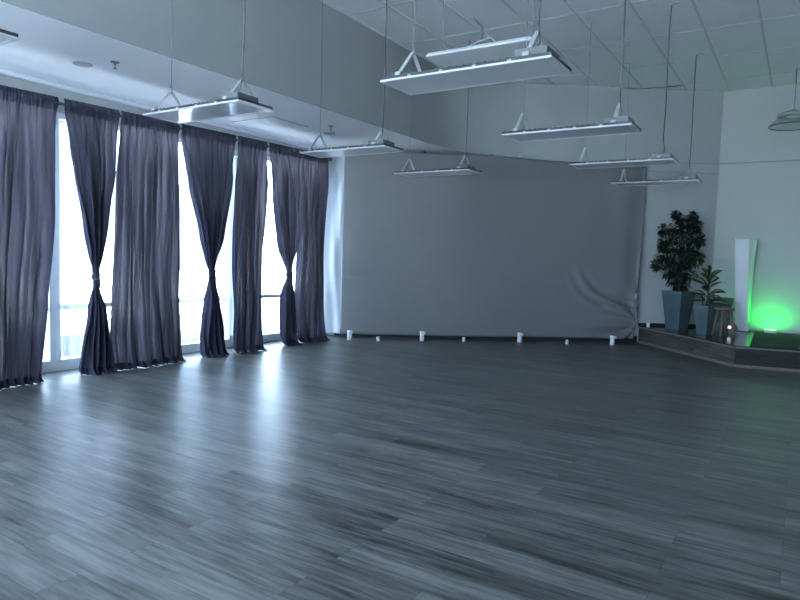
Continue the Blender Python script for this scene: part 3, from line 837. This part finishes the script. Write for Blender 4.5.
t = thing('panel_lamp', 'plain white panel lamp hung high behind the nearest flat lamp', 'panel lamp', (-2.98, 6.23, 3.50))
b = MB(); b.box(-.585, .585, -.20, .20, .024, .045); b.build('housing', M['lamp_white'], t, bevel=.006)
b = MB(); b.box(-.60, .60, -.215, .215, 0, .024); b.build('lens', M['lamp_flat'], t, bevel=.010)
for x in (-.52, .52):
    b = MB(); b.tube([(x, 0, .05), (x, 0, .16), (x + .004, .002, .5), (x, 0, Z_CEIL - 3.50)], .0045, 6); b.build('suspension_wire', M['wire'], t)
b = MB(); b.tube([(-.50, -.02, .16), (-.42, -.03, .10), (-.25, -.03, .085), (-.08, -.03, .13), (.06, -.03, .16), (.11, -.02, .13), (.12, 0, .05)], .006, 7); b.build('power_cable', M['cable'], t)
b = MB(); b.tube([(-.02, -.03, .15), (-.02, -.03, .28), (-.12, -.05, .38)], .007, 7); b.build('hook', M['cable_dark'], t)

# round bay lamp at the right
t = thing('bay_lamp', 'round bay lamp with clear shade hanging at the right edge', 'hanging lamp', (-.255, 11.0, 0))
b = MB(); b.tube([(0, 0, 3.66), (.003, .002, 3.9), (0, 0, Z_CEIL)], .006, 7); b.build('suspension_wire', M['wire'], t)
b = MB(); b.lathe([(.03, 3.66), (.05, 3.625), (.13, 3.615), (.205, 3.585), (.21, 3.565), (.17, 3.560), (.001, 3.560)], n=36)
for k in range(20):
    a = 2 * pi * k / 20; b.bar((.05 * cos(a), .05 * sin(a), 3.628), (.165 * cos(a), .165 * sin(a), 3.602), .008, .03)
b.build('heat_sink', M['lamp_bracket'], t)
b = MB(); b.lathe([(.17, 3.560), (.21, 3.53), (.27, 3.47), (.313, 3.42)], n=40, cap0=False, cap1=False); b.build('shade', M['shade'], t)
b = MB(); b.lathe([(.311, 3.424), (.317, 3.420), (.317, 3.412), (.311, 3.408), (.306, 3.412), (.311, 3.424)], n=40, cap0=False, cap1=False); b.build('shade_rim', M['lamp_grey'], t)
b = MB(); b.lathe([(.10, 3.559), (.08, 3.545), (.001, 3.54)], n=28, cap0=False); b.build('diffuser', M['lamp_flat'], t)

b = MB(); b.tube([(-3.02, 10.80, Z_CEIL - .012), (-2.70, 11.00, Z_CEIL - .012), (-2.49, 11.13, Z_CEIL - .014), (-2.2, 11.20, Z_CEIL - .010), (-1.84, 11.22, Z_CEIL - .012)], .008, 7)
tag(b.build('ceiling_cable', M['cable_dark']), 'dark cable fixed along the ceiling above the backdrop', 'cable')

# ------------------------------------------------------------------ outdoors
b = MB(); b.box(-70, X_WIN - .15, -40, 80, -.25, -.05); o = b.build('ground_outside', M['concrete']); o['kind'] = 'structure'
b = MB(); b.box(X_WIN - 4.4, X_WIN - .16, -10, 14, -.05, -.02); o = b.build('ground_bounce_cut_strip', M['bounce_cut']); o['kind'] = 'structure'  # unseen dark strip, added to cut light bouncing up through the windows
b = MB(); b.box(-30, 30, -60, Y_REAR - .15, -.25, -.05); o = b.build('ground_rear', M['concrete']); o['kind'] = 'structure'
t = thing('house', 'pale house with dark pitched roof beyond the left window gap', 'house', (-30.5, 17.6, -.05))
b = MB(); b.box(-3, 0, -3.2, 3.2, 0, 3.1); b.build('wall', M['house'], t)
b = MB()
v = [b.bm.verts.new(p) for p in ((.4, -3.6, 3.0), (.4, 3.6, 3.0), (-3.4, 3.6, 3.0), (-3.4, -3.6, 3.0), (-1.5, -.6, 5.6), (-1.5, 3.6, 5.6))]
for q in ((0, 1, 5, 4), (1, 2, 5), (2, 3, 4, 5), (3, 0, 4), (0, 3, 2, 1)): b._f([v[i] for i in q])
b.build('roof', M['roof'], t)
for yy in (-1.8, 0.6):
    b = MB(); b.box(0, .06, yy, yy + 1.2, .9, 2.2); b.build('window', M['dkglass'], t)
t = thing('brick_building', 'pale building with an orange brick strip seen through the far window gap', 'building', (-32, 31.5, -.05))
b = MB(); b.box(-5, 0, -4, 5, 0, 5.2); b.build('wall', M['house'], t)
b = MB(); b.box(-.2, .12, -1.2, -.2, 0, 5.2); b.build('brick_pilaster', M['orange'], t)
b = MB(); b.box(-5.2, .2, -4.2, 5.2, 5.2, 5.6); b.build('parapet', M['house'], t)
for k in range(3):
    for z in (.8, 3.0):
        b = MB(); b.box(0, .08, -3 + 2.7 * k, -1.5 + 2.7 * k, z, z + 1.4); b.build('window', M['dkglass'], t)

# ------------------------------------------------------------------ light
w = bpy.data.worlds.new('sky'); SC.world = w; w.use_nodes = True
nt = w.node_tree; bg = nt.nodes['Background']
bg.inputs[0].default_value = SKY_COL + (1,); bg.inputs[1].default_value = SKY
def portal(loc, rot, sx, sy):
    l = bpy.data.lights.new('window_portal', 'AREA'); l.shape = 'RECTANGLE'; l.size = sx; l.size_y = sy
    o = bpy.data.objects.new('window_portal', l); COL.objects.link(o); o.location = loc; o.rotation_euler = rot
    l.cycles.is_portal = True
for (y0, y1) in BAYS:
    portal((X_WIN - .16, (y0 + y1) / 2, (ZB + ZT) / 2), (0, radians(-90), 0), ZT - ZB, y1 - y0)
for (a, c) in FILL_WIN:
    portal(((a + c) / 2, Y_REAR - .16, 1.75), (radians(90), 0, 0), c - a, 3.1)

sl = bpy.data.lights.new('bounce_sun', 'SUN'); sl.energy = 300; sl.color = (.74, .87, 1.0); sl.angle = radians(.6)  # added sun: brightens the ground outside so more light bounces indoors
so = bpy.data.objects.new('bounce_sun', sl); COL.objects.link(so); so.location = (10, 10, 20)
so.rotation_euler = Vector((-.55, -.40, -.9)).to_track_quat('-Z', 'Y').to_euler()

# ------------------------------------------------------------------ camera
yaw, pitch, roll, fpx = -0.56494, -0.06936, 0.02981, 632.6
f = Vector((sin(yaw) * cos(pitch), cos(yaw) * cos(pitch), sin(pitch))); r = Vector((cos(yaw), -sin(yaw), 0)); u = r.cross(f)
r2 = r * cos(roll) + u * sin(roll); u2 = -r * sin(roll) + u * cos(roll)
cd = bpy.data.cameras.new('camera'); cd.sensor_width = 36; cd.lens = fpx * 36 / 800; cd.clip_start = .05; cd.clip_end = 300
co = bpy.data.objects.new('camera', cd); COL.objects.link(co)
mm = Matrix((r2, u2, -f)).transposed().to_4x4(); mm.translation = (0, 0, H)
co.matrix_world = mm; SC.camera = co
